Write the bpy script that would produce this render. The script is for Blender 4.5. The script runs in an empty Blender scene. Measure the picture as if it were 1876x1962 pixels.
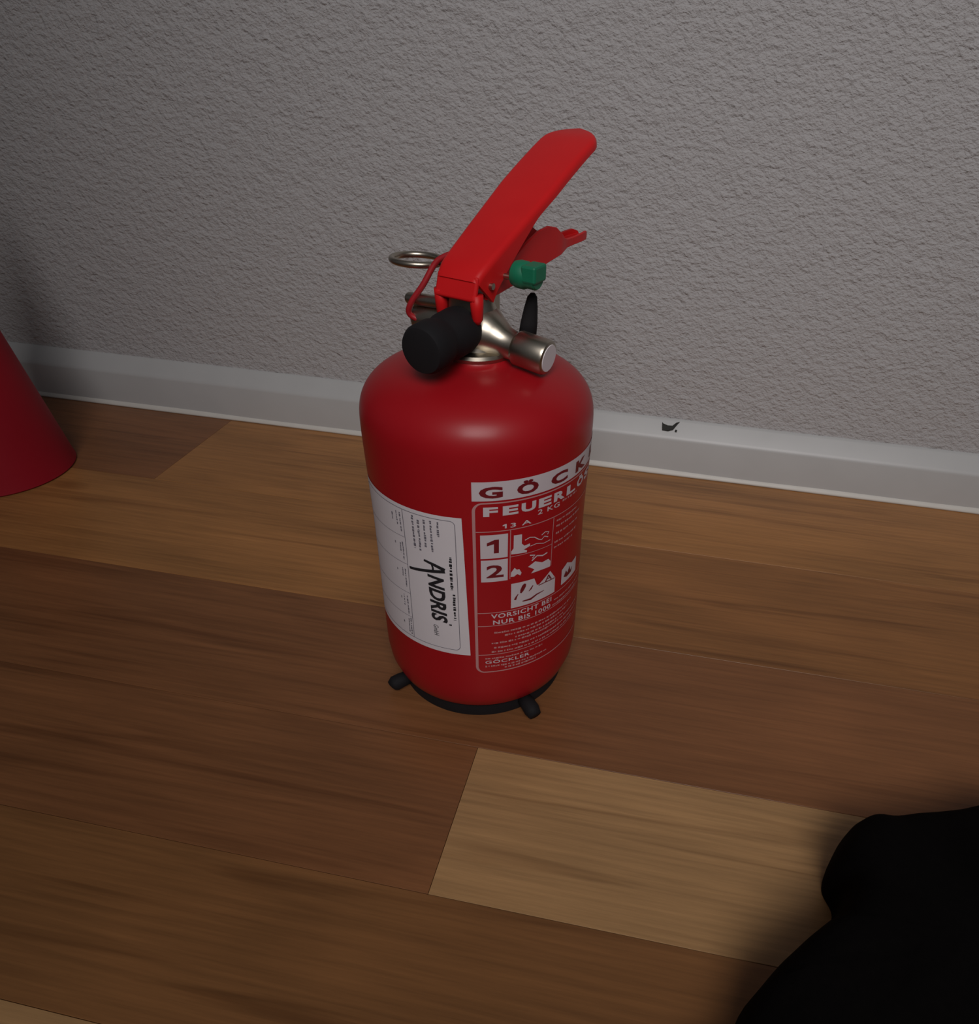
import bpy, bmesh, math, random
from mathutils import Vector, Matrix, noise

scene = bpy.context.scene
COL = scene.collection
random.seed(7)

# ------------------------------------------------------------------ camera
W, H = 1876, 1962
F_PX, PITCH, ROLL = 1369.2, 0.6076, 0.0505
CAM = Vector((0.0391, -0.3221, 0.310))
fw = Vector((0, math.cos(PITCH), -math.sin(PITCH)))
rt0 = Vector((1, 0, 0)); up0 = rt0.cross(fw)
rt = rt0 * math.cos(ROLL) + up0 * math.sin(ROLL)
up = -rt0 * math.sin(ROLL) + up0 * math.cos(ROLL)
cd = bpy.data.cameras.new('camera')
cd.sensor_width = 36; cd.sensor_fit = 'AUTO'
cd.lens = F_PX / H * 36
cd.shift_x = -119.4 / H; cd.shift_y = 62.3 / H
cd.clip_start = 0.01
cam = bpy.data.objects.new('camera', cd); COL.objects.link(cam)
M = Matrix((rt, up, -fw)).transposed().to_4x4(); M.translation = CAM
cam.matrix_world = M
scene.camera = cam

# ------------------------------------------------------------------ light
world = bpy.data.worlds.new('world'); scene.world = world
world.use_nodes = True
bg = world.node_tree.nodes['Background']
bg.inputs[0].default_value = (0.80, 0.82, 0.88, 1); bg.inputs[1].default_value = 0.06

def area(name, loc, target, size, size_y, power, col, spread=180):
    l = bpy.data.lights.new(name, 'AREA'); l.shape = 'RECTANGLE'
    l.spread = math.radians(spread); l.size = size; l.size_y = size_y; l.energy = power; l.color = col
    o = bpy.data.objects.new(name, l); COL.objects.link(o)
    o.location = loc
    o.rotation_euler = (Vector(target) - Vector(loc)).to_track_quat('-Z', 'Y').to_euler()
    return o
# added area lamp for dim daylight; spread narrowed so the left falls off
area('narrowed_daylight', (0.15, -1.00, 1.15), (0.14, 0.25, 0.14), 0.7, 0.7, 1.62, (1.0, 0.955, 0.945), 60)

vs = scene.view_settings
vs.view_transform = 'Standard'; vs.look = 'None'; vs.gamma = 1.0
vs.use_curve_mapping = False
vs.exposure = 0.0

# ------------------------------------------------------------------ helpers
PSI = -0.1567
DV = Vector((math.cos(PSI), math.sin(PSI), 0)); NV = Vector((-math.sin(PSI), math.cos(PSI), 0))
def dn(d, n, z=0.0): return DV * d + NV * n + Vector((0, 0, z))

def mat(name, col, rough=0.5, metal=0.0, spec=0.5, coat=0.0):
    m = bpy.data.materials.new(name); m.use_nodes = True
    b = m.node_tree.nodes['Principled BSDF']
    b.inputs['Base Color'].default_value = (*col, 1)
    b.inputs['Roughness'].default_value = rough
    b.inputs['Metallic'].default_value = metal
    b.inputs['Specular IOR Level'].default_value = spec
    b.inputs['Coat Weight'].default_value = coat
    b.inputs['Coat Roughness'].default_value = 0.2
    return m
def nd(m, typ, **kw):
    n = m.node_tree.nodes.new(typ)
    for k, v in kw.items(): setattr(n, k, v)
    return n
def lk(m, a, b): m.node_tree.links.new(a, b)
def bsdf(m): return m.node_tree.nodes['Principled BSDF']

def obj(name, verts, faces, m, parent=None, smooth=False, recalc=True):
    me = bpy.data.meshes.new(name)
    me.from_pydata([tuple(v) for v in verts], [], faces)
    if recalc:
        bm = bmesh.new(); bm.from_mesh(me)
        bmesh.ops.recalc_face_normals(bm, faces=bm.faces); bm.to_mesh(me); bm.free()
    if smooth:
        me.polygons.foreach_set('use_smooth', [True] * len(me.polygons))
    me.materials.append(m); me.update()
    o = bpy.data.objects.new(name, me); COL.objects.link(o)
    if parent: o.parent = parent
    return o
def tag(o, label, cat=None, group=None, kind=None):
    if label: o['label'] = label
    if cat: o['category'] = cat
    if group: o['group'] = group
    if kind: o['kind'] = kind
    return o
def empty(name, loc=(0, 0, 0)):
    o = bpy.data.objects.new(name, None); o.empty_display_size = 0.02
    COL.objects.link(o); o.location = loc; return o

def frame_of(axis):
    a = Vector(axis).normalized()
    h = Vector((0, 0, 1)) if abs(a.z) < 0.9 else Vector((1, 0, 0))
    u = a.cross(h).normalized(); v = a.cross(u).normalized()
    return a, u, v
def lathe_data(org, axis, prof, seg=32, closed=True):
    """prof: list of (t along axis, radius)."""
    a, u, v = frame_of(axis); org = Vector(org)
    V, Fc = [], []
    for t, r in prof:
        for k in range(seg):
            p = 2 * math.pi * k / seg
            V.append(org + a * t + (u * math.cos(p) + v * math.sin(p)) * r)
    n = len(prof)
    for i in range(n - 1):
        for k in range(seg):
            k2 = (k + 1) % seg
            Fc.append((i * seg + k, i * seg + k2, (i + 1) * seg + k2, (i + 1) * seg + k))
    if closed:
        Fc.append(tuple(range(seg))); Fc.append(tuple((n - 1) * seg + k for k in range(seg)))
    return V, Fc
def sharp(o, ang=35):
    me = o.data
    bm = bmesh.new(); bm.from_mesh(me)
    for e in bm.edges:
        if len(e.link_faces) == 2 and e.calc_face_angle(0) > math.radians(ang): e.smooth = False
        else: e.smooth = True
    for f in bm.faces: f.smooth = True
    bm.to_mesh(me); bm.free()
    return o
def lathe(name, org, axis, prof, m, parent=None, seg=32):
    V, Fc = lathe_data(org, axis, prof, seg)
    return sharp(obj(name, V, Fc, m, parent, True))
def tube_data(pts, rad, seg=10, cyclic=False):
    pts = [Vector(p) for p in pts]; n = len(pts)
    V, Fc = [], []
    tprev = None; u = None
    for i in range(n):
        if cyclic: t = (pts[(i + 1) % n] - pts[i - 1]).normalized()
        else: t = (pts[min(i + 1, n - 1)] - pts[max(i - 1, 0)]).normalized()
        if u is None: _, u, _ = frame_of(t)
        u = (u - t * u.dot(t)).normalized(); w = t.cross(u)
        r = rad[i] if isinstance(rad, (list, tuple)) else rad
        for k in range(seg):
            p = 2 * math.pi * k / seg
            V.append(pts[i] + (u * math.cos(p) + w * math.sin(p)) * r)
    for i in range(n if cyclic else n - 1):
        j = (i + 1) % n
        for k in range(seg):
            k2 = (k + 1) % seg
            Fc.append((i * seg + k, i * seg + k2, j * seg + k2, j * seg + k))
    if not cyclic:
        Fc.append(tuple(range(seg))); Fc.append(tuple((n - 1) * seg + k for k in range(seg)))
    return V, Fc
def catmull(P, per=8):
    P = [Vector(p) for p in P]; out = []
    Q = [P[0] * 2 - P[1]] + P + [P[-1] * 2 - P[-2]]
    for i in range(1, len(Q) - 2):
        for k in range(per):
            t = k / per
            a, b, c, d = Q[i - 1], Q[i], Q[i + 1], Q[i + 2]
            out.append(0.5 * ((2 * b) + (c - a) * t + (2 * a - 5 * b + 4 * c - d) * t * t + (3 * b - a - 3 * c + d) * t ** 3))
    out.append(P[-1]); return out
def box_data(c, ex, ey, ez, hx, hy, hz):
    V = [Vector(c) + Vector(ex) * sx * hx + Vector(ey) * sy * hy + Vector(ez) * sz * hz
         for sx in (-1, 1) for sy in (-1, 1) for sz in (-1, 1)]
    Fc = [(0, 1, 3, 2), (4, 6, 7, 5), (0, 4, 5, 1), (2, 3, 7, 6), (0, 2, 6, 4), (1, 5, 7, 3)]
    return V, Fc
def bevel(o, w, seg=2):
    md = o.modifiers.new('bevel', 'BEVEL'); md.width = w; md.segments = seg; md.limit_method = 'ANGLE'
    return o

# ------------------------------------------------------------------ materials
def wall_mat():
    m = mat('rough_plaster_paint', (0.46, 0.45, 0.452), 0.9, spec=0.2)
    tc = nd(m, 'ShaderNodeTexCoord'); mp = nd(m, 'ShaderNodeMapping')
    mp.inputs['Rotation'].default_value = (0, math.radians(-35), 0)
    mp.inputs['Scale'].default_value = (1.0, 1.0, 1.35)
    lk(m, tc.outputs['Object'], mp.inputs['Vector'])
    n1 = nd(m, 'ShaderNodeTexNoise'); n1.inputs['Scale'].default_value = 250
    n1.inputs['Detail'].default_value = 3; n1.inputs['Roughness'].default_value = 0.55
    n1.inputs['Distortion'].default_value = 0.15
    n2 = nd(m, 'ShaderNodeTexNoise'); n2.inputs['Scale'].default_value = 60
    n2.inputs['Detail'].default_value = 2
    lk(m, mp.outputs[0], n1.inputs['Vector']); lk(m, mp.outputs[0], n2.inputs['Vector'])
    mx = nd(m, 'ShaderNodeMath', operation='MULTIPLY_ADD')
    lk(m, n2.outputs['Fac'], mx.inputs[0]); mx.inputs[1].default_value = 0.7
    lk(m, n1.outputs['Fac'], mx.inputs[2])
    bp = nd(m, 'ShaderNodeBump'); bp.inputs['Strength'].default_value = 0.9
    bp.inputs['Distance'].default_value = 0.0028
    lk(m, mx.outputs[0], bp.inputs['Height']); lk(m, bp.outputs[0], bsdf(m).inputs['Normal'])
    return m

def wood_mat():
    m = mat('oak_laminate', (0.2, 0.1, 0.05), 0.38, spec=0.4)
    tc = nd(m, 'ShaderNodeTexCoord'); oi = nd(m, 'ShaderNodeObjectInfo')
    ofs = nd(m, 'ShaderNodeMath', operation='MULTIPLY'); ofs.inputs[1].default_value = 37.0
    lk(m, oi.outputs['Random'], ofs.inputs[0])
    cmb = nd(m, 'ShaderNodeCombineXYZ'); lk(m, ofs.outputs[0], cmb.inputs[0]); lk(m, ofs.outputs[0], cmb.inputs[2])
    add = nd(m, 'ShaderNodeVectorMath', operation='ADD')
    lk(m, tc.outputs['Object'], add.inputs[0]); lk(m, cmb.outputs[0], add.inputs[1])
    def stretch(sx, sy):
        mp = nd(m, 'ShaderNodeMapping'); mp.inputs['Scale'].default_value = (sx, sy, 1)
        lk(m, add.outputs[0], mp.inputs['Vector']); return mp.outputs[0]
    fine = nd(m, 'ShaderNodeTexNoise'); fine.inputs['Scale'].default_value = 1.0
    fine.inputs['Detail'].default_value = 4; fine.inputs['Roughness'].default_value = 0.65
    lk(m, stretch(14, 420), fine.inputs['Vector'])
    med = nd(m, 'ShaderNodeTexNoise'); med.inputs['Scale'].default_value = 1.0
    med.inputs['Detail'].default_value = 3; med.inputs['Distortion'].default_value = 0.8
    lk(m, stretch(4, 85), med.inputs['Vector'])
    broad = nd(m, 'ShaderNodeTexNoise'); broad.inputs['Scale'].default_value = 1.0
    broad.inputs['Detail'].default_value = 2; broad.inputs['Distortion'].default_value = 0.5
    lk(m, stretch(7, 24), broad.inputs['Vector'])
    # dark heart streaks
    rp = nd(m, 'ShaderNodeValToRGB')
    rp.color_ramp.elements[0].position = 0.56; rp.color_ramp.elements[0].color = (0, 0, 0, 1)
    rp.color_ramp.elements[1].position = 0.72; rp.color_ramp.elements[1].color = (1, 1, 1, 1)
    lk(m, med.outputs['Fac'], rp.inputs[0])
    # brightness factor = 0.55 + 0.5*fine + 0.4*broad
    a = nd(m, 'ShaderNodeMath', operation='MULTIPLY_ADD'); a.inputs[1].default_value = 0.85; a.inputs[2].default_value = 0.22
    lk(m, fine.outputs['Fac'], a.inputs[0])
    b = nd(m, 'ShaderNodeMath', operation='MULTIPLY_ADD'); b.inputs[1].default_value = 0.75
    lk(m, broad.outputs['Fac'], b.inputs[0]); lk(m, a.outputs[0], b.inputs[2])
    vm = nd(m, 'ShaderNodeVectorMath', operation='SCALE')
    lk(m, oi.outputs['Color'], vm.inputs[0]); lk(m, b.outputs[0], vm.inputs['Scale'])
    mix = nd(m, 'ShaderNodeMix', data_type='RGBA')
    sc = nd(m, 'ShaderNodeMath', operation='MULTIPLY'); sc.inputs[1].default_value = 0.55
    lk(m, rp.outputs[0], sc.inputs[0]); lk(m, sc.outputs[0], mix.inputs[0])
    dk = nd(m, 'ShaderNodeVectorMath', operation='MULTIPLY'); dk.inputs[1].default_value = (0.42, 0.36, 0.32)
    lk(m, vm.outputs[0], dk.inputs[0])
    vo = nd(m, 'ShaderNodeTexVoronoi'); vo.inputs['Scale'].default_value = 1.0
    lk(m, stretch(6, 17), vo.inputs['Vector'])
    kr = nd(m, 'ShaderNodeMapRange'); kr.inputs[1].default_value = 0.05; kr.inputs[2].default_value = 0.16
    kr.inputs[3].default_value = 0.8; kr.inputs[4].default_value = 0.0
    lk(m, vo.outputs['Distance'], kr.inputs[0])
    gate = nd(m, 'ShaderNodeMath', operation='GREATER_THAN'); gate.inputs[1].default_value = 0.72
    sx = nd(m, 'ShaderNodeSeparateColor'); lk(m, vo.outputs['Color'], sx.inputs[0]); lk(m, sx.outputs[0], gate.inputs[0])
    kg = nd(m, 'ShaderNodeMath', operation='MULTIPLY'); lk(m, kr.outputs[0], kg.inputs[0]); lk(m, gate.outputs[0], kg.inputs[1])
    tot = nd(m, 'ShaderNodeMath', operation='MAXIMUM'); lk(m, sc.outputs[0], tot.inputs[0]); lk(m, kg.outputs[0], tot.inputs[1])
    lk(m, tot.outputs[0], mix.inputs[0])
    lk(m, vm.outputs[0], mix.inputs[6]); lk(m, dk.outputs[0], mix.inputs[7])
    lk(m, mix.outputs[2], bsdf(m).inputs['Base Color'])
    bp = nd(m, 'ShaderNodeBump'); bp.inputs['Strength'].default_value = 0.15; bp.inputs['Distance'].default_value = 0.0003
    lk(m, fine.outputs['Fac'], bp.inputs['Height']); lk(m, bp.outputs[0], bsdf(m).inputs['Normal'])
    return m

def scuffed(m, col_a, col_b, scale, rough=None):
    n = nd(m, 'ShaderNodeTexNoise'); n.inputs['Scale'].default_value = scale; n.inputs['Detail'].default_value = 4
    tc = nd(m, 'ShaderNodeTexCoord'); lk(m, tc.outputs['Object'], n.inputs['Vector'])
    mx = nd(m, 'ShaderNodeMix', data_type='RGBA'); lk(m, n.outputs['Fac'], mx.inputs[0])
    mx.inputs[6].default_value = (*col_a, 1); mx.inputs[7].default_value = (*col_b, 1)
    lk(m, mx.outputs[2], bsdf(m).inputs['Base Color'])
    return m

M_WALL = wall_mat()
M_WOOD = wood_mat()
M_UNDER = scuffed(mat('underlay', (0.02, 0.012, 0.008), 0.9), (0.02, 0.012, 0.008), (0.03, 0.018, 0.01), 40)
M_SKIRT = scuffed(mat('white_skirting_gloss', (0.78, 0.78, 0.76), 0.4), (0.46, 0.465, 0.46), (0.52, 0.525, 0.52), 30)
M_CAULK = scuffed(mat('white_sealant', (0.85, 0.83, 0.78), 0.5), (0.60, 0.58, 0.53), (0.68, 0.66, 0.61), 60)
M_RED = scuffed(mat('red_enamel', (0.36, 0.006, 0.010), 0.40, spec=0.3, coat=0.12), (0.34, 0.005, 0.010), (0.40, 0.008, 0.013), 25)
M_LEVER = scuffed(mat('red_lever_lacquer', (0.62, 0.01, 0.012), 0.45, spec=0.25), (0.60, 0.008, 0.011), (0.68, 0.014, 0.015), 60)
M_REDPL = scuffed(mat('red_plastic_cord', (0.36, 0.012, 0.018), 0.5), (0.33, 0.01, 0.016), (0.4, 0.014, 0.02), 80)
M_NICKEL = scuffed(mat('nickel_plated_brass', (0.62, 0.57, 0.48), 0.34, metal=1.0), (0.40, 0.355, 0.28), (0.54, 0.50, 0.43), 120)
M_BLACK = scuffed(mat('black_rubber', (0.010, 0.009, 0.011), 0.75, spec=0.25), (0.008, 0.008, 0.010), (0.014, 0.012, 0.013), 90)
M_GREEN = scuffed(mat('green_plastic', (0.005, 0.17, 0.085), 0.5), (0.004, 0.15, 0.075), (0.006, 0.19, 0.095), 90)
M_PAPER = scuffed(mat('white_label_film', (0.70, 0.66, 0.69), 0.55), (0.68, 0.64, 0.67), (0.73, 0.69, 0.72), 50)
M_INK = scuffed(mat('black_ink', (0.012, 0.012, 0.016), 0.6), (0.010, 0.010, 0.014), (0.016, 0.016, 0.02), 50)
M_GREYINK = scuffed(mat('grey_fine_print', (0.16, 0.15, 0.18), 0.6), (0.14, 0.13, 0.16), (0.18, 0.17, 0.2), 50)
M_WHITEINK = scuffed(mat('white_print', (0.60, 0.53, 0.56), 0.5), (0.57, 0.50, 0.53), (0.64, 0.57, 0.6), 50)
M_PINKINK = scuffed(mat('faded_white_print', (0.50, 0.24, 0.24), 0.5), (0.47, 0.21, 0.21), (0.54, 0.28, 0.28), 50)
M_REDINK = scuffed(mat('red_print', (0.17, 0.006, 0.012), 0.5), (0.15, 0.005, 0.010), (0.19, 0.008, 0.014), 50)
M_CLOTH = scuffed(mat('black_cloth', (0.0035, 0.003, 0.003), 1.0, spec=0.05), (0.003, 0.0026, 0.0026), (0.005, 0.0042, 0.004), 300)
M_CONE = scuffed(mat('dark_red_plastic', (0.26, 0.004, 0.014), 0.6, spec=0.3), (0.29, 0.003, 0.013), (0.35, 0.005, 0.018), 30)
M_FLAKE = scuffed(mat('dark_flake', (0.02, 0.02, 0.018), 0.8), (0.012, 0.014, 0.012), (0.035, 0.035, 0.03), 400)

# ------------------------------------------------------------------ wall
WALL_N = 0.2755
def slab(name, d0, d1, n0, n1, z0, z1, m):
    c = dn((d0 + d1) / 2, (n0 + n1) / 2, (z0 + z1) / 2)
    V, Fc = box_data((0, 0, 0), (1, 0, 0), (0, 1, 0), (0, 0, 1), (d1 - d0) / 2, (n1 - n0) / 2, (z1 - z0) / 2)
    o = obj(name, V, Fc, m); o.location = c; o.rotation_euler = (0, 0, PSI)
    return o
w = slab('wall_back', -2.2, 2.2, WALL_N, WALL_N + 0.1, -0.03, 2.4, M_WALL)
tag(w, 'pale grey rough plaster wall behind the fire extinguisher', kind='structure')

# ------------------------------------------------------------------ floor and planks
fl = slab('floor', -2.2, 2.2, -2.0, WALL_N, -0.04, -0.0125, M_UNDER)
tag(fl, 'brown wood laminate floor of long planks', kind='structure')
FC = dn(0, (-2.0 + WALL_N) / 2, (-0.04 - 0.0125) / 2)
PLANK_MESH = {}
def plank(d0, d1, n0, n1, col):
    hx, hy = (d1 - d0) / 2 - 0.00012, (n1 - n0) / 2 - 0.00012
    key = (round(hx, 5), round(hy, 5))
    if key not in PLANK_MESH:
        ch = 0.00012; zt = 0.0; zb = -0.012
        V = []
        for z, i in ((zb, 0), (zt - ch, 0), (zt, ch)):
            V += [(-hx + i, -hy + i, z), (hx - i, -hy + i, z), (hx - i, hy - i, z), (-hx + i, hy - i, z)]
        Fc = [(3, 2, 1, 0), (8, 9, 10, 11)]
        for b in (0, 4):
            for k in range(4):
                k2 = (k + 1) % 4
                Fc.append((b + k, b + k2, b + 4 + k2, b + 4 + k))
        me = bpy.data.meshes.new('plank'); me.from_pydata(V, [], Fc); me.materials.append(M_WOOD); me.update()
        PLANK_MESH[key] = me
    o = bpy.data.objects.new('plank', PLANK_MESH[key]); COL.objects.link(o)
    o.parent = fl
    # parent has the same yaw: place in the parent's local frame
    o.location = ((d0 + d1) / 2, (n0 + n1) / 2 - (-2.0 + WALL_N) / 2, -(-0.04 - 0.0125) / 2)
    o.color = (*col, 1)
    return o
MID = (0.245, 0.108, 0.037); DARK = (0.232, 0.095, 0.036); LIGHT = (0.43, 0.245, 0.105); WARM = (0.275, 0.118, 0.038); GOLD = (0.365, 0.165, 0.053)
rows = [(0.1419, WALL_N - 0.001), (0.0298, 0.1419), (-0.0687, 0.0298), (-0.1514, -0.0687), (-0.2250, -0.1514)]
ends = [[(-2.2, -1.25, MID), (-1.25, -0.322, DARK), (-0.322, 0.75, GOLD), (0.75, 2.2, MID)],
        [(-2.2, -0.95, DARK), (-0.95, -0.01, GOLD), (-0.01, 0.92, WARM), (0.92, 2.2, MID)],
        [(-2.2, -1.4, MID), (-1.4, 0.46, DARK), (0.46, 2.2, WARM)],
        [(-2.2, -1.1, WARM), (-1.1, 0.0159, DARK), (0.0159, 0.72, LIGHT), (0.72, 2.2, MID)],
        [(-2.2, -0.8, MID), (-0.8, 0.55, MID), (0.55, 2.2, DARK)]]
for (n0, n1), es in zip(rows, ends):
    for d0, d1, c in es: plank(d0, d1, n0, n1, c)
n = -0.2250; r = 0
while n > -1.95:
    n2 = max(n - 0.095, -2.0)
    d = -2.2 - random.uniform(0, 0.6)
    while d < 2.2:
        L = 0.95
        a, b = max(d, -2.2), min(d + L, 2.2)
        if b - a > 0.05:
            c = LIGHT if (r == 0 and a < 0 < b + 0.6 and a > -1.2) else random.choice((MID, DARK, WARM, MID))
            plank(a, b, n2, n, c)
        d += L
    n = n2; r += 1

# ------------------------------------------------------------------ baseboard
prof = [(0.0, 0.0), (0.0, 0.0325), (0.0006, 0.0345), (0.0020, 0.0362), (0.0105, 0.0462), (0.0118, 0.0474), (0.0130, 0.0478), (0.0130, 0.0)]
V = []; Fc = []
k = len(prof)
for d in (-2.2, 2.2):
    for t, z in prof: V.append(dn(d, 0.2625 + t, z + 0.0002))
for i in range(k):
    j = (i + 1) % k
    Fc.append((i, j, k + j, k + i))
Fc += [tuple(range(k)), tuple(range(k, 2 * k))]
bb = sharp(obj('baseboard_back', V, Fc, M_SKIRT, None, True), 50)
tag(bb, 'white painted baseboard with a sloped top edge along the wall', kind='structure')
# bead of sealant along the foot of the board, slightly uneven
V = []; Fc = []; ns = 160
for i in range(ns + 1):
    d = -2.2 + 4.4 * i / ns
    w_ = 1 + 0.22 * noise.noise(Vector((d * 9, 0, 0)))
    for t, z in ((0.0, 0.0002), (-0.0026 * w_, 0.0002), (-0.0024 * w_, 0.0015), (-0.0012 * w_, 0.0032 * w_), (0.0, 0.0042 * w_)):
        V.append(dn(d, 0.2625 + t, z))
for i in range(ns):
    for j in range(4):
        Fc.append((i * 5 + j, i * 5 + j + 1, (i + 1) * 5 + j + 1, (i + 1) * 5 + j))
obj('sealant_bead', V, Fc, M_CAULK, bb, True)

# ------------------------------------------------------------------ fire extinguisher
R = 0.055
ext = empty('fire_extinguisher')
tag(ext, 'red fire extinguisher with white labels and raised red lever', 'fire extinguisher')
def body_r(z):
    t = min(1, max(0, (z - 0.105) / 0.056)); return R + 0.0012 * t * t * (3 - 2 * t)
prof = [(0.0060, 0.030), (0.0056, 0.040), (0.0076, 0.0475), (0.0120, 0.0515), (0.019, 0.0540), (0.027, 0.0549), (0.035, 0.0550), (0.10, 0.0550), *[(0.10 + 0.0025 * i, body_r(0.10 + 0.0025 * i)) for i in range(1, 25)], (0.162, 0.0562)]
for i in range(1, 30):
    t = math.pi / 2 * i / 30
    rr = 0.0562 * math.cos(t) ** (2 / 2.7); zz = 0.162 + 0.0295 * math.sin(t) ** (2 / 2.7)
    if rr > 0.018: prof.append((zz, rr))
prof += [(0.1918, 0.0172), (0.1935, 0.0165), (0.1950, 0.0160)]
V, Fc = lathe_data((0, 0, 0), (0, 0, 1), prof, 128)
body = obj('cylinder_body', V, Fc, M_RED, ext, True)

# plastic foot ring with four nubs
V = []; Fc = []; seg = 96
ringp = [(0.0435, 0.0004), (0.0482, 0.0004), (0.0486, 0.0030), (0.0482, 0.0078), (0.0440, 0.0078)]
for i in range(seg):
    a = 2 * math.pi * i / seg
    for r_, z in ringp: V.append((r_ * math.cos(a), r_ * math.sin(a), z))
kk = len(ringp)
for i in range(seg):
    j = (i + 1) % seg
    for q in range(kk):
        q2 = (q + 1) % kk
        Fc.append((i * kk + q, i * kk + q2, j * kk + q2, j * kk + q))
foot = sharp(obj('foot_ring', V, Fc, M_BLACK, ext, True))
for deg in (-146, -55, 34, 124):
    a = math.radians(deg); er = Vector((math.cos(a), math.sin(a), 0)); et = Vector((-math.sin(a), math.cos(a), 0))
    V, Fc = tube_data([er * 0.0470 + Vector((0, 0, 0.0062)), er * 0.0535 + Vector((0, 0, 0.0058)), er * 0.0570 + Vector((0, 0, 0.0052)), er * (0.0585 if deg == -146 else 0.0605) + Vector((0, 0, 0.0040))],
                      [0.0040, 0.0044, 0.0046, 0.0036], 12)
    V = [Vector((v.x, v.y, max(v.z, 0.0002))) for v in V]
    obj('foot', V, Fc, M_BLACK, foot, True)

# ---- wrapped print on the body
def wrap(s, z, lift):
    p = s / R; rr = body_r(z) + lift
    return Vector((rr * math.sin(p), -rr * math.cos(p), z))
def flat_to_cyl(name, bm, m, parent, lift):
    xs = [v.co.x for v in bm.verts]
    if not xs: return None
    x = math.floor(min(xs) / 0.0015) * 0.0015
    while x < max(xs):
        bmesh.ops.bisect_plane(bm, geom=bm.verts[:] + bm.edges[:] + bm.faces[:], plane_co=(x, 0, 0), plane_no=(1, 0, 0))
        x += 0.0015
    z_ = 0.1
    while z_ < 0.16:
        bmesh.ops.bisect_plane(bm, geom=bm.verts[:] + bm.edges[:] + bm.faces[:], plane_co=(0, z_, 0), plane_no=(0, 1, 0)); z_ += 0.005
    for v in bm.verts: v.co = wrap(v.co.x, v.co.y, lift)
    for f in bm.faces:
        c = f.calc_center_median()
        f.normal_update()
        if f.normal.dot(Vector((c.x, c.y, 0))) < 0: f.normal_flip()
    me = bpy.data.meshes.new(name); bm.to_mesh(me); bm.free(); me.materials.append(m)
    o = bpy.data.objects.new(name, me); COL.objects.link(o); o.parent = parent
    return o
def quad(bm, x0, z0, x1, z1):
    vs_ = [bm.verts.new((a, b, 0)) for a, b in ((x0, z0), (x1, z0), (x1, z1), (x0, z1))]
    bm.faces.new(vs_)
def poly(bm, pts):
    f = bm.faces.new([bm.verts.new((a / 1000, b / 1000, 0)) for a, b in pts])
    bmesh.ops.triangulate(bm, faces=[f])
def stroke(bm, pts, wdt):
    """polyline ribbon in mm"""
    P = [Vector((a, b)) for a, b in pts]; n_ = len(P); L = []
    for i in range(n_):
        t = (P[min(i + 1, n_ - 1)] - P[max(i - 1, 0)]).normalized(); nn = Vector((-t.y, t.x))
        ww = wdt[i] if isinstance(wdt, (list, tuple)) else wdt
        L.append((bm.verts.new(((P[i] + nn * ww / 2) / 1000).to_3d()), bm.verts.new(((P[i] - nn * ww / 2) / 1000).to_3d())))
    for i in range(n_ - 1):
        bm.faces.new((L[i][0], L[i][1], L[i + 1][1], L[i + 1][0]))
def text_into(bm, txt, width, height, place, bold=0.0, shear=0.0, spacing=1.0):
    """write txt scaled to width x height (mm); place maps (u,v) in mm to (s,z) in mm"""
    cu = bpy.data.curves.new('t', 'FONT'); cu.body = txt; cu.offset = bold; cu.shear = shear
    cu.space_character = spacing; cu.resolution_u = 3
    ob = bpy.data.objects.new('t', cu); COL.objects.link(ob)
    dg = bpy.context.evaluated_depsgraph_get(); dg.update()
    me = bpy.data.meshes.new_from_object(ob.evaluated_get(dg))
    bpy.data.objects.remove(ob); bpy.data.curves.remove(cu)
    vs_ = me.vertices
    if len(vs_) == 0: return
    x0 = min(v.co.x for v in vs_); x1 = max(v.co.x for v in vs_); y0 = min(v.co.y for v in vs_); y1 = max(v.co.y for v in vs_)
    vm_ = []
    for v in vs_:
        s, z = place((v.co.x - x0) / max(x1 - x0, 1e-6) * width, (v.co.y - y0) / max(y1 - y0, 1e-6) * height)
        vm_.append(bm.verts.new((s / 1000, z / 1000, 0)))
    for p in me.polygons:
        try: bm.faces.new([vm_[i] for i in p.vertices])
        except ValueError: pass
    bpy.data.meshes.remove(me)
def hor(s0, z0): return lambda u, v: (s0 + u, z0 + v)
def down(s0, z0, lean=0.0): return lambda u, v: (s0 + v + lean * u, z0 - u)   # reads downwards, letter tops to the right
def scribble(bm, s0, s1, z, h, vertical=False, seed=0):
    """a line of print too small to read: short uneven strokes"""
    rr = random.Random(seed); s = s0
    while s < s1:
        L = rr.uniform(0.5, 1.7); e = min(s + L, s1); hh = h * rr.uniform(0.55, 1.0); o_ = rr.uniform(-0.1, 0.1)
        if vertical: quad(bm, (z - hh / 2 + o_) / 1000, -e / 1000, (z + hh / 2 + o_) / 1000, -s / 1000)
        else: quad(bm, s / 1000, (z - hh / 2 + o_) / 1000, e / 1000, (z + hh / 2 + o_) / 1000)
        s = e + rr.choice((0.25, 0.3, 0.8))

# instruction print (white on the red body)
instr = empty('instruction_print'); instr.parent = ext
instr['label'] = 'white printed operating instructions on the red body'
S1 = 121.0
bm = bmesh.new(); quad(bm, 0.0031, 0.1457, S1 / 1000, 0.1554)
flat_to_cyl('brand_band', bm, M_WHITEINK, instr, 0.00015)
bm = bmesh.new()
for ch, s, wd in (('G', 6.2, 10.3), ('Ö', 22.8, 10.4), ('C', 40.0, 10.6), ('K', 57.0, 10.2), ('L', 74.0, 9.0), ('E', 90.5, 9.2), ('R', 107.0, 10.0)):
    text_into(bm, ch, wd, 5.9 if ch != 'Ö' else 7.1, hor(s, 147.1), bold=0.045)
flat_to_cyl('brand_lettering', bm, M_REDINK, instr, 0.0003)
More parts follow.
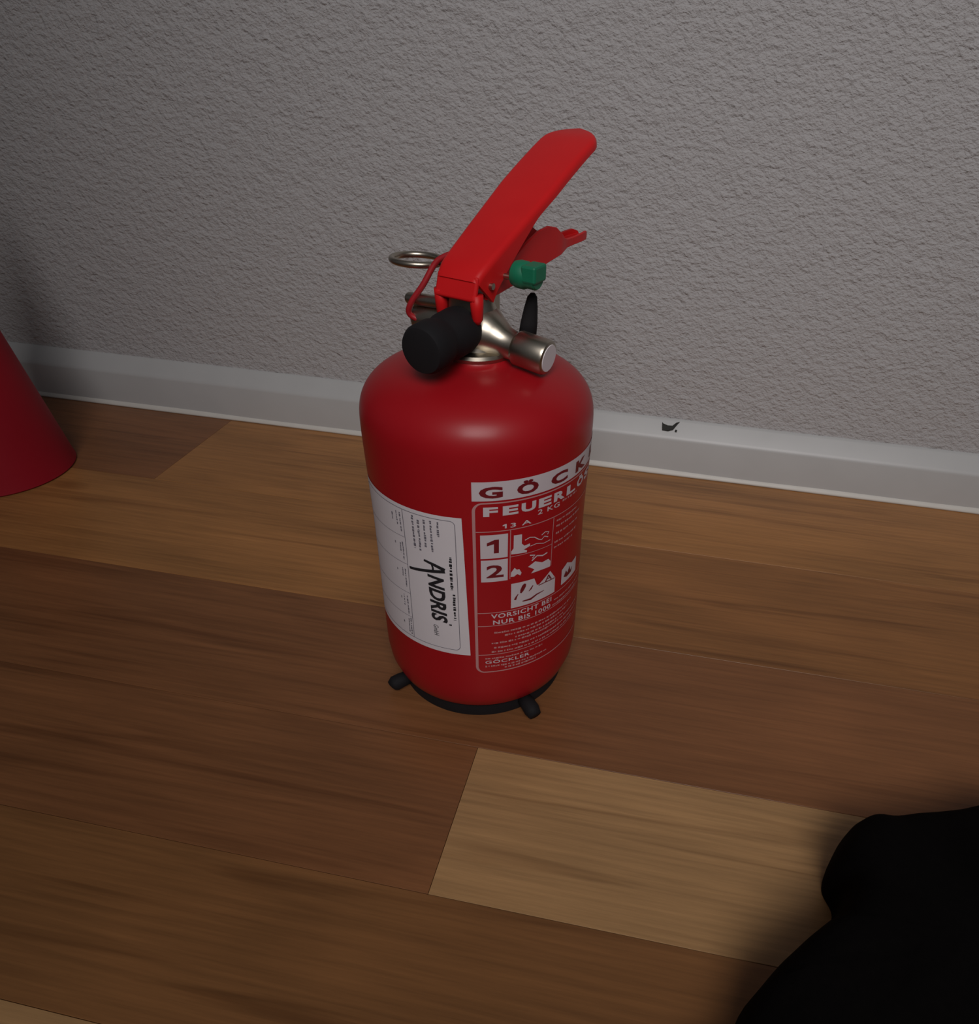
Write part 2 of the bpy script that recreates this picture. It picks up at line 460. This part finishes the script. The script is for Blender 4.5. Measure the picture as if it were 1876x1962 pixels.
# frame outline with round corners
def rounded(s0, s1, z0, z1, r_, wl, wr, wt, wb):
    out, inn = [], []
    cs = [(s1 - r_, z1 - r_, 0), (s0 + r_, z1 - r_, 90), (s0 + r_, z0 + r_, 180), (s1 - r_, z0 + r_, 270)]
    for cx_, cz_, a0 in cs:
        for k_ in range(9):
            a = math.radians(a0 + 90 * k_ / 8)
            ca, sa = math.cos(a), math.sin(a)
            out.append((cx_ + r_ * ca, cz_ + r_ * sa))
            wx = wr if ca > 0 else wl; wz = wt if sa > 0 else wb
            inn.append((cx_ + (r_ - wx) * ca, cz_ + (r_ - wz) * sa))
    return out, inn
def outline(bm, *a):
    o_, i_ = rounded(*a); n_ = len(o_)
    vo = [bm.verts.new((x / 1000, y / 1000, 0)) for x, y in o_]; vi = [bm.verts.new((x / 1000, y / 1000, 0)) for x, y in i_]
    for k_ in range(n_):
        j = (k_ + 1) % n_
        bm.faces.new((vo[k_], vo[j], vi[j], vi[k_]))
bm = bmesh.new()
outline(bm, 3.0, S1, 40.4, 144.8, 4.5, 1.4, 1.4, 0.7, 0.7)
for z in (129.1, 80.8, 72.3, 52.9): quad(bm, 0.0045, (z - 0.22) / 1000, (S1 - 1) / 1000, (z + 0.22) / 1000)
quad(bm, 0.0432, 0.1005, 0.0436, 0.129)
quad(bm, 0.0201, 0.1005, 0.0205, 0.129)
quad(bm, 0.0205, 0.11335, 0.0434, 0.11365)
flat_to_cyl('frame_lines', bm, M_PINKINK, instr, 0.00015)
bm = bmesh.new()
for i_, ch in enumerate('FEUERLÖSCHER'):
    text_into(bm, ch, 7.2 if ch != 'F' else 6.5, 5.0 if ch != 'Ö' else 6.0, hor(7.9 + 8.65 * i_, 137.4), bold=0.045)
flat_to_cyl('heading_lettering', bm, M_WHITEINK, instr, 0.00015)
for nm, tx, wd, hg, s0, z0, bd in (('capacity_lettering', '2 KG', 13.0, 2.6, 33.6, 133.9, 0.01), ('rating_lettering', '3 A', 10.2, 2.4, 20.2, 130.3, 0.012),
                                   ('warning_line', 'VORSICHT BEI', 34.0, 2.9, 11.0, 77.0, 0.018), ('warning_line', 'NUR BIS 1000', 32.5, 2.8, 12.0, 73.0, 0.018),
                                   ('maker_line', 'GÖCKLER', 24.0, 2.6, 7.9, 46.6, 0.01)):
    bm = bmesh.new(); text_into(bm, tx, wd, hg, hor(s0, z0), bold=bd, spacing=1.1)
    if tx == '3 A': poly(bm, [(17.6, 130.3), (17.6, 131.8), (16.6, 131.6), (16.6, 132.2), (17.8, 132.7), (18.4, 132.7), (18.4, 130.3)])
    flat_to_cyl(nm, bm, M_WHITEINK, instr, 0.00015)
bm = bmesh.new()
sd = 1
for z, a, b in ((67.6, 12.6, 64), (65.2, 18, 60), (62.6, 23.5, 56), (60.6, 11.2, 74), (57.4, 12.4, 72), (54.7, 11.2, 66), (50.2, 7.9, 40), (44.8, 7.9, 43), (42.9, 18, 36),
                (126.0, 45.5, 62), (122.8, 45.5, 66), (118.6, 45.5, 64), (113.5, 45, 64), (110.5, 45, 60), (76.5, 47, 72), (73.6, 46, 70), (136.0, 48.5, 60)):
    scribble(bm, a, b, z, 1.25, False, sd); sd += 1
flat_to_cyl('fine_print', bm, M_PINKINK, instr, 0.00015)['kind'] = 'stuff'
# numbered squares
bm = bmesh.new()
quad(bm, 0.0064, 0.1139, 0.0191, 0.1273)
flat_to_cyl('step_square', bm, M_WHITEINK, instr, 0.00015)
bm = bmesh.new(); quad(bm, 0.0065, 0.1001, 0.0192, 0.1129)
flat_to_cyl('step_square', bm, M_WHITEINK, instr, 0.00015)
bm = bmesh.new()
poly(bm, [(12.6, 116.9), (12.6, 122.2), (9.4, 121.2), (9.4, 122.9), (12.9, 124.6), (14.9, 124.6), (14.9, 116.9)])
flat_to_cyl('step_number', bm, M_REDINK, instr, 0.0003)
bm = bmesh.new()
text_into(bm, '2', 8.2, 7.4, hor(9.0, 102.6), bold=0.025)
flat_to_cyl('step_number', bm, M_REDINK, instr, 0.0003)
# pictograms
bm = bmesh.new()
poly(bm, [(21.9, 118.2), (21.9, 125.6), (25.9, 125.3), (25.9, 120.0), (27.3, 118.4), (30.2, 118.9), (30.2, 117.4), (27.0, 116.2), (28.8, 115.3), (28.6, 114.2), (20.8, 114.9), (20.8, 116.6)])
stroke(bm, [(27.5, 121.5), (30.0, 122.4), (32.5, 121.7), (35.0, 119.6), (36.6, 118.8), (38.2, 120.2), (40.5, 119.0)], 0.45)
stroke(bm, [(36.5, 121.5), (38.5, 122.6), (40.8, 121.8), (40.0, 120.6)], 0.5)
stroke(bm, [(30.5, 117.2), (34.0, 117.6), (38.0, 116.2), (42.0, 116.6)], 0.35)
flat_to_cyl('pictogram', bm, M_WHITEINK, instr, 0.00015)
bm = bmesh.new()
poly(bm, [(20.7, 101.6), (20.9, 104.2), (22.6, 106.6), (23.8, 105.2), (25.0, 105.3), (26.2, 102.8), (25.6, 101.4), (24.0, 102.6), (22.4, 101.5)])
poly(bm, [(29.6, 105.2), (33.5, 107.2), (37.6, 105.0), (41.5, 105.4), (43.0, 103.4), (42.9, 100.2), (37.0, 100.6), (31.4, 100.7), (33.2, 102.6)])
stroke(bm, [(31.6, 108.2), (34.4, 110.2), (37.8, 109.0), (40.6, 109.6)], 0.7)
stroke(bm, [(30.4, 111.8), (33.2, 111.0), (31.8, 109.6)], 0.6)
flat_to_cyl('pictogram', bm, M_WHITEINK, instr, 0.00015)
bm = bmesh.new()
poly(bm, [(21.0, 82.0), (21.0, 97.3), (33.3, 96.9), (35.0, 92.2), (36.2, 92.0), (43.2, 97.2), (47.0, 91.2), (47.0, 82.0)])
flat_to_cyl('pictogram', bm, M_WHITEINK, instr, 0.00015)
bm = bmesh.new()
poly(bm, [(52.2, 83.2), (52.2, 92.8), (57, 95.0), (62, 92.0), (68, 92.5), (68, 83.2)])
flat_to_cyl('pictogram', bm, M_WHITEINK, instr, 0.00015)
bm = bmesh.new()
stroke(bm, [(26.0, 90.4), (26.6, 92.0), (27.6, 94.2), (28.2, 95.6)], [0.8, 2.0, 2.3, 1.2])
stroke(bm, [(23.0, 87.0), (23.6, 88.6), (24.6, 90.2)], [1.3, 0.9, 0.4])
stroke(bm, [(30.4, 90.2), (31.6, 91.4), (32.6, 93.0)], [0.4, 0.9, 0.5])
stroke(bm, [(27.0, 85.0), (31.5, 84.8), (35.0, 86.4), (39.5, 87.0)], [0.6, 1.3, 0.9, 0.3])
stroke(bm, [(36.0, 91.6), (40.0, 91.8), (46.5, 91.4)], 0.5)
text_into(bm, 'A', 4.6, 3.6, hor(39.8, 92.0), bold=0.01)
poly(bm, [(54, 87.5), (56, 90.5), (57.5, 88.2), (59.5, 91.5), (60.5, 88.0), (62.5, 89.5), (61.5, 86.5), (57.0, 86.0)])
flat_to_cyl('pictogram_details', bm, M_REDINK, instr, 0.0003)

# maintenance label (white film, dark print, reads downwards)
bm = bmesh.new(); quad(bm, -0.0660, 0.0527, -0.0002, 0.1365)
bm.verts.ensure_lookup_table()
for v in bm.verts:
    if v.co.x > -0.01: v.co.x = -0.0016 if v.co.y > 0.1 else 0.0004
lab = flat_to_cyl('maintenance_label', bm, M_PAPER, ext, 0.0002)
lab['label'] = 'white service sticker with black lettering reading down'
bm = bmesh.new()
outline(bm, -64.0, -4.6, 55.6, 134.6, 2.6, 0.28, 0.28, 0.28, 0.28)
quad(bm, -0.0314, 0.0558, -0.0311, 0.1343)
for z in (118.5, 102.5, 84.5, 69.0): stroke(bm, [(-63.5, z - 1.5), (-46, z - 0.6), (-31.3, z)], 0.2)
flat_to_cyl('label_frame', bm, M_GREYINK, lab, 0.00038)
bm = bmesh.new()
lean = 0.012
# brand word: long-legged A, then the rest
stroke(bm, [(-21.2, 109.2), (-16.0, 107.9), (-10.6, 105.9)], [1.3, 1.7, 1.9])
stroke(bm, [(-30.2, 101.4), (-27.0, 101.8), (-20.0, 103.2), (-10.6, 105.0)], [1.5, 1.6, 1.7, 1.9])
stroke(bm, [(-17.2, 108.0), (-16.6, 105.8), (-16.8, 103.8)], 1.0)
text_into(bm, 'NDRIS', 28.8, 8.6, down(-19.9, 101.6, 0.03), bold=0.034, shear=0.18, spacing=1.02)
text_into(bm, "'", 0.9, 1.5, down(-10.0, 72.6))
flat_to_cyl('brand_word', bm, M_INK, lab, 0.00038)
bm = bmesh.new()
text_into(bm, 'GmbH', 7.0, 2.7, down(-18.4, 70.2, 0.03), bold=0.0, shear=0.2)
scribble(bm, -114.0, -94.6, -7.6, 1.5, True, 91); scribble(bm, -92.0, -75.6, -6.7, 1.5, True, 92)
flat_to_cyl('brand_subline', bm, M_INK, lab, 0.00038)
bm = bmesh.new()
for s, a, b, sd in ((-25.6, -133.2, -114.8, 11), (-22.6, -131.6, -114.2, 12), (-19.5, -132.6, -117.2, 13), (-16.2, -132.8, -115.4, 14), (-12.7, -133, -124.8, 15),
                    (-33.2, -132, -121, 21), (-35.4, -132, -124, 22), (-38.5, -130, -126, 23), (-33.4, -115, -104.5, 24), (-35.0, -114, -108, 25), (-38.6, -113.5, -112, 26),
                    (-33.4, -99, -88, 27), (-35.2, -99, -94, 28), (-39.2, -97, -95.6, 29), (-33.6, -82, -70, 30), (-36, -82, -75, 31), (-38, -80, -78.6, 32), (-32.6, -68, -57, 33), (-34, -67, -58, 34), (-37.8, -64, -62.4, 35)):
    scribble(bm, a, b, s, 1.25 if s > -30 else 0.8, True, sd)
flat_to_cyl('label_fine_print', bm, M_GREYINK, lab, 0.00038)['kind'] = 'stuff'
for o in list(COL.objects):
    if o.parent in (instr, lab) or o is lab:
        o.data.update()

# ---- valve head.  frame: a = back along the lever, b = to the right across it
AZ = math.radians(63)
E1 = Vector((math.cos(AZ), math.sin(AZ), 0)); E2 = Vector((math.sin(AZ), -math.cos(AZ), 0)); EZ = Vector((0, 0, 1))
def hp(a, b, z): return E1 * a + E2 * b + EZ * z
valve = empty('valve'); valve.parent = ext
lathe('neck_collar', (0, 0, 0), EZ, [(0.1925, 0.0168), (0.1945, 0.0174), (0.1960, 0.0168), (0.1966, 0.0128), (0.2000, 0.0118)], M_NICKEL, valve, 40)
lathe('valve_body', (0, 0, 0), EZ, [(0.1960, 0.0112), (0.2080, 0.0108), (0.2110, 0.0100), (0.2150, 0.0085), (0.2185, 0.0080), (0.2195, 0.0070)], M_NICKEL, valve, 32)
V, Fc = box_data(hp(-0.0015, 0, 0.2148), E1, E2, EZ, 0.0110, 0.0070, 0.0066)
bevel(obj('lever_block', V, Fc, M_NICKEL, valve), 0.0012)
# gauge to the right
lathe('gauge_stem', hp(0, 0.001, 0.2035), E2 * 1 + EZ * -0.22, [(0, 0.0125), (0.005, 0.0118), (0.010, 0.0092), (0.0145, 0.0070), (0.0200, 0.0063), (0.0212, 0.0065)], M_NICKEL, valve, 32)
g0 = hp(0, 0.0212, 0.1992); gd = (E2 + EZ * -0.10).normalized()
gauge = lathe('pressure_gauge', g0, gd, [(-0.0002, 0.0066), (0.0006, 0.0074), (0.0015, 0.0078), (0.0150, 0.0079), (0.0162, 0.0074), (0.0166, 0.0066)], M_NICKEL, ext, 40)
lathe('gauge_face', g0 + gd * 0.0164, gd, [(0, 0.0062), (0.0005, 0.0060)], M_PAPER, gauge, 32)
# plug to the left
lathe('side_plug', hp(0.000, -0.003, 0.2050), -E2 + EZ * -0.06, [(0, 0.0085), (0.014, 0.0070), (0.0145, 0.0076), (0.0285, 0.0074), (0.0300, 0.0062)], M_NICKEL, valve, 32)
# pin carrier shaft left, under the lever
lathe('pin_shaft', hp(-0.005, -0.0345, 0.2125), E2 + EZ * 0.06, [(0, 0.0022), (0.001, 0.0028), (0.030, 0.0028)], M_NICKEL, valve, 16)
# black spray nozzle pointing forward
n0 = hp(-0.0070, 0, 0.2068); ndir = (-E1 + EZ * -0.05).normalized()
lathe('spray_nozzle', n0, ndir, [(0, 0.0080), (0.004, 0.0098), (0.008, 0.0106), (0.0165, 0.0104), (0.0195, 0.0094), (0.0215, 0.0094), (0.0245, 0.0106), (0.0325, 0.0106), (0.0345, 0.0096), (0.0350, 0.0076)], M_BLACK, valve, 36)
# small black tapered clip behind the gauge
c0 = hp(0.012, 0.0195, 0.1985)
V = []; Fc = []
st = [(0, 0.0042, 0.0026), (0.008, 0.0039, 0.0024), (0.015, 0.0031, 0.0020), (0.0200, 0.0022, 0.0015), (0.0216, 0.0010, 0.0008)]
for t, rw, rd in st:
    for k_ in range(12):
        p = 2 * math.pi * k_ / 12
        V.append(c0 + EZ * t + Vector((1, 0, 0)) * (rw * math.cos(p) + 0.10 * t) + Vector((0, 1, 0)) * (rd * math.sin(p)))
for i in range(len(st) - 1):
    for k_ in range(12):
        k2 = (k_ + 1) % 12
        Fc.append((i * 12 + k_, i * 12 + k2, (i + 1) * 12 + k2, (i + 1) * 12 + k_))
Fc += [tuple(range(12)), tuple(range((len(st) - 1) * 12, len(st) * 12))]
obj('tapered_clip', V, Fc, M_BLACK, valve, True)

# ---- squeeze lever: pressed channel, sections along its spine
def lever_mesh():
    sp = catmull([(-0.0150, 0.2285, 0), (-0.0105, 0.2330, 0), (0.000, 0.2384, 0), (0.0229, 0.2492, 0), (0.0550, 0.2640, 0), (0.0800, 0.2742, 0), (0.0935, 0.2778, 0)], 6)
    cum = [0.0]
    for i in range(1, len(sp)): cum.append(cum[-1] + (sp[i] - sp[i - 1]).length)
    def at(q):
        for i in range(1, len(sp)):
            if q <= cum[i] or i == len(sp) - 1:
                f_ = (q - cum[i - 1]) / (cum[i] - cum[i - 1]); return sp[i - 1].lerp(sp[i], f_)
    hw = 0.0148; T = cum[-1]
    qs = [(T - hw) * i / 30 for i in range(31)] + [T - hw + hw * math.sin(math.pi / 2 * i / 12) for i in range(1, 12)] + [T - 0.00002]
    sp = [at(q) for q in qs]
    V, Fc = [], []
    nsec = len(sp)
    L = [0]
    for i in range(1, nsec): L.append(L[-1] + (sp[i] - sp[i - 1]).length)
    tot = L[-1]
    for i in range(nsec):
        q = L[i]; f_ = q / tot
        t = (sp[min(i + 1, nsec - 1)] - sp[max(i - 1, 0)]).normalized()
        nx, nz = -t.y, t.x            # normal in (a,z)
        half = 0.0114 + 0.0034 * min(1, f_ / 0.55)
        rem = tot - q
        if rem < half:
            half = math.sqrt(max(half * half - (half - rem) ** 2, 1e-8)); half = max(half, 0.0008)
        if f_ < 0.05: half *= 0.93 + 0.07 * f_ / 0.05
        dep = 0.0042 + 0.0125 * max(0, 1 - f_ / 0.42) ** 1.2
        if rem < 0.008: dep *= max(0.6, rem / 0.008)
        th = 0.0016; rc = min(0.0028, half * 0.6)
        pr = []
        # outer from left bottom over the top to right bottom, then inner back
        pr.append((-half, -dep)); pr.append((-half, -rc))
        for k_ in (1, 2, 3):
            a = math.radians(180 - 22.5 * k_); pr.append((-half + rc + rc * math.cos(a), -rc + rc * math.sin(a)))
        pr.append((-half + rc, 0)); pr.append((half - rc, 0))
        for k_ in (1, 2, 3):
            a = math.radians(90 - 22.5 * k_); pr.append((half - rc + rc * math.cos(a), -rc + rc * math.sin(a)))
        pr.append((half, -rc)); pr.append((half, -dep))
        hi = max(half - th, 0.0004)
        pr.append((hi, -dep)); pr.append((hi, -th - 0.0006)); pr.append((-hi, -th - 0.0006)); pr.append((-hi, -dep))
        a0, z0 = sp[i].x, sp[i].y
        for b, hgt in pr: V.append(hp(a0 + nx * hgt, b, z0 + nz * hgt))
        m_ = len(pr)
    for i in range(nsec - 1):
        for k_ in range(m_):
            k2 = (k_ + 1) % m_
            Fc.append((i * m_ + k_, i * m_ + k2, (i + 1) * m_ + k2, (i + 1) * m_ + k_))
    Fc += [tuple(range(m_)), tuple(range((nsec - 1) * m_, nsec * m_))]
    return V, Fc
V, Fc = lever_mesh()
lever = sharp(obj('squeeze_lever', V, Fc, M_LEVER, ext, True), 50)
lever['label'] = 'bright red squeeze lever rising to the right'
# front plate and two prongs holding the valve block
V, Fc = box_data(hp(-0.0141, 0, 0.2252), (E1 * 0.95 + EZ * -0.3).normalized(), E2, (EZ * 0.95 + E1 * 0.3).normalized(), 0.0012, 0.0104, 0.0052)
bevel(obj('front_plate', V, Fc, M_LEVER, lever), 0.0011, 3)
for b in (-0.0092, 0.0092):
    V, Fc = tube_data([hp(-0.0135, b, 0.2230), hp(-0.0132, b, 0.2170), hp(-0.0130, b, 0.2125), hp(-0.0128, b, 0.2105)], [0.0030, 0.0028, 0.0024, 0.0012], 12)
    obj('prong', V, Fc, M_LEVER, lever, True)
lathe('pivot_pin', hp(-0.006, -0.0125, 0.2255), E2, [(0, 0.0014), (0.0255, 0.0014)], M_NICKEL, lever, 12)

# ---- fixed carrying handle under the lever
def handle_mesh():
    # (a, bottom z, wall height)
    st_ = [(-0.004, 0.2185, 0.004), (0.006, 0.2190, 0.008), (0.018, 0.2200, 0.0120), (0.030, 0.2215, 0.0150), (0.041, 0.2228, 0.0170), (0.050, 0.2238, 0.0168), (0.058, 0.2246, 0.0142),
           (0.064, 0.2252, 0.0100), (0.070, 0.2256, 0.0062), (0.076, 0.2260, 0.0042), (0.084, 0.2262, 0.0038), (0.092, 0.2262, 0.0042), (0.0985, 0.2262, 0.0044), (0.1020, 0.2264, 0.0030), (0.1030, 0.2266, 0.0014)]
    V, Fc = [], []
    th = 0.0015
    for i, (a, z, h_) in enumerate(st_):
        half = 0.0085
        if a > 0.064: half = 0.0085 - 0.0030 * min(1, (a - 0.064) / 0.012)
        if a > 0.097: half -= (a - 0.097) * 0.4
        pr = [(-half, h_), (-half, 0), (half, 0), (half, h_), (half - th, h_), (half - th, min(th, h_ * 0.6)), (-half + th, min(th, h_ * 0.6)), (-half + th, h_)]
        for b, hh in pr: V.append(hp(a, b, z + hh))
    m_ = 8
    for i in range(len(st_) - 1):
        for k_ in range(m_):
            k2 = (k_ + 1) % m_
            Fc.append((i * m_ + k_, i * m_ + k2, (i + 1) * m_ + k2, (i + 1) * m_ + k_))
    Fc += [tuple(range(m_)), tuple(range((len(st_) - 1) * m_, len(st_) * m_))]
    return V, Fc
V, Fc = handle_mesh()
hand = sharp(obj('carrying_handle', V, Fc, M_LEVER, ext, True), 40); bevel(hand, 0.0006, 2)

# ---- safety pin with ring, green seal, red retaining cord
pin = empty('safety_pin'); pin.parent = ext
za = 0.2308
lathe('pin_rod', hp(0.004, -0.0225, za - 0.003), E2, [(0, 0.0013), (0.046, 0.0013)], M_NICKEL, pin, 12)
ring = []
rc_ = hp(0.004, -0.0345, za - 0.0032)
for k_ in range(40):
    a = 2 * math.pi * k_ / 40
    ring.append(rc_ + E2 * 0.0120 * math.cos(a) + (E1 * 0.99 - EZ * 0.04) * 0.0112 * math.sin(a))
V, Fc = tube_data(ring, 0.0015, 10, True)
obj('pull_ring', V, Fc, M_NICKEL, pin, True)
g = hp(0.0035, 0.0165, 0.2302)
seal = lathe('green_seal', g, E2 + EZ * -0.06, [(0, 0.0030), (0.0015, 0.0052), (0.0035, 0.0058), (0.0070, 0.0058), (0.0085, 0.0050), (0.0125, 0.0050), (0.0132, 0.0044)], M_GREEN, ext, 20)
V, Fc = box_data(g + E2 * 0.0105 + EZ * 0.0012, E2, E1, EZ, 0.0036, 0.0052, 0.0036)
bevel(obj('seal_tab', V, Fc, M_GREEN, seal), 0.001)
cord = catmull([hp(0.003, -0.0110, 0.2345), hp(0.001, -0.0175, 0.2318), hp(-0.001, -0.0212, 0.2285), hp(-0.005, -0.0250, 0.2200), hp(-0.008, -0.0300, 0.2120), hp(-0.008, -0.0318, 0.2068), hp(-0.006, -0.0285, 0.2040), hp(-0.004, -0.0220, 0.2035)], 8)
V, Fc = tube_data(cord, 0.0014, 10)
obj('retaining_cord', V, Fc, M_REDPL, pin, True)

# ------------------------------------------------------------------ red cone at the left
CX, CY, CR, CK = -0.423, 0.1946, 0.052, 0.165
prof = [(0.0002, CR - 0.0015), (0.0015, CR), (0.004, CR - CK * 0.004)]
for i in range(1, 25):
    z = 0.004 + 0.246 * i / 24; prof.append((z, CR - CK * z))
prof += [(0.254, CR - CK * 0.254 - 0.002), (0.256, 0.004)]
cone = lathe('red_cone', (0, 0, 0), EZ, prof, M_CONE, None, 96)
cone.location = (CX, CY, 0)
tag(cone, 'dark red cone standing on the floor at the left edge', 'cone')

# ------------------------------------------------------------------ black cloth bundle at the lower right
def ray(u, v): return fw + rt * ((u - W / 2 - 119.4) / F_PX) - up * ((v - H / 2 - 62.3) / F_PX)
def on_plane(u, v, z):
    d = ray(u, v); t = (z - CAM.z) / d.z; return CAM + d * t
# footprint in metres (measured on the floor), ordered round the bundle
FOOT = [on_plane(1410, 1962, .004), on_plane(1475, 1890, .004), on_plane(1538, 1832, .004), on_plane(1572, 1812, .004), on_plane(1600, 1745, .006), on_plane(1582, 1690, .008),
        on_plane(1596, 1640, .010), on_plane(1632, 1592, .014), on_plane(1712, 1574, .018), on_plane(1800, 1566, .020), on_plane(1876, 1558, .020), on_plane(2000, 1556, .02)]
FOOT = [Vector((p.x, p.y, 0)) for p in FOOT]
FOOT += [Vector((0.36, -0.16, 0)), Vector((0.36, -0.30, 0)), Vector((0.26, -0.38, 0)), Vector((0.13, -0.36, 0)), Vector((0.085, -0.27, 0))]
cyc = FOOT + FOOT[:3]
loop = catmull(FOOT + [FOOT[0]], 8)[:-1]
cen = sum(loop, Vector()) / len(loop)
V = []; Fc = []; nl = len(loop)
lev = [(1.0, 0.0), (1.004, 0.004), (1.004, 0.010), (0.995, 0.018), (0.975, 0.026), (0.94, 0.033), (0.88, 0.038), (0.78, 0.042), (0.64, 0.045), (0.48, 0.048), (0.3, 0.050), (0.12, 0.051)]
for s, z in lev:
    for p in loop:
        q = cen + (p - cen) * s
        zz = z + (0.0005 if z == 0 else 0)
        if z > 0.012:
            zz += 0.006 * noise.noise(Vector((q.x * 26, q.y * 26, 1.7))) + 0.003 * noise.noise(Vector((q.x * 70, q.y * 40, 5.1)))
        V.append(Vector((q.x, q.y, max(zz, 0.0005))))
nlv = len(lev)
for i in range(nlv - 1):
    for k_ in range(nl):
        k2 = (k_ + 1) % nl
        Fc.append((i * nl + k_, i * nl + k2, (i + 1) * nl + k2, (i + 1) * nl + k_))
Fc += [tuple(range(nl)), tuple(range((nlv - 1) * nl, nlv * nl))]
cl = obj('cloth_bundle', V, Fc, M_CLOTH, None, True)
tag(cl, 'black cloth bundle lying in the lower right corner', 'cloth')

# ------------------------------------------------------------------ dark flake on the baseboard ledge
fk = empty('debris_flake', dn(0.0960, 0.2690, 0.0412))
tag(fk, 'tiny dark flake stuck on the sloped top of the white baseboard', 'debris')
def flake(name, pts, th):
    # pts in (along, up the slope); lies on the sloped face of the board
    sl = Vector((0, 0.0085, 0.0100)).normalized()
    nrm = Vector((0, -0.0100, 0.0085)).normalized()
    Rm = Matrix.Rotation(PSI, 3, 'Z')
    V = []
    for off in (0.0, th):
        for k_, (x, y) in enumerate(pts): V.append(Rm @ (Vector((x, 0, 0)) + sl * y + nrm * (off + 0.0009 + (0.0005 * (k_ % 3) if off else 0))))
    n_ = len(pts)
    Fc = [tuple(range(n_)), tuple(range(n_, 2 * n_))] + [(k_, (k_ + 1) % n_, n_ + (k_ + 1) % n_, n_ + k_) for k_ in range(n_)]
    return obj(name, V, Fc, M_FLAKE, fk)
flake('flake_shell', [(-0.0062, -0.0026), (-0.0010, -0.0028), (0.0030, -0.0012), (0.0062, 0.0040), (0.0078, 0.0062), (0.0050, 0.0050), (0.0020, 0.0022), (-0.0020, 0.0018), (-0.0062, 0.0030), (-0.0070, 0.0045), (-0.0066, 0.0010)], 0.0014)
flake('flake_crumb', [(0.0046, -0.0026), (0.0062, -0.0030), (0.0066, -0.0014), (0.0050, -0.0008)], 0.0008)
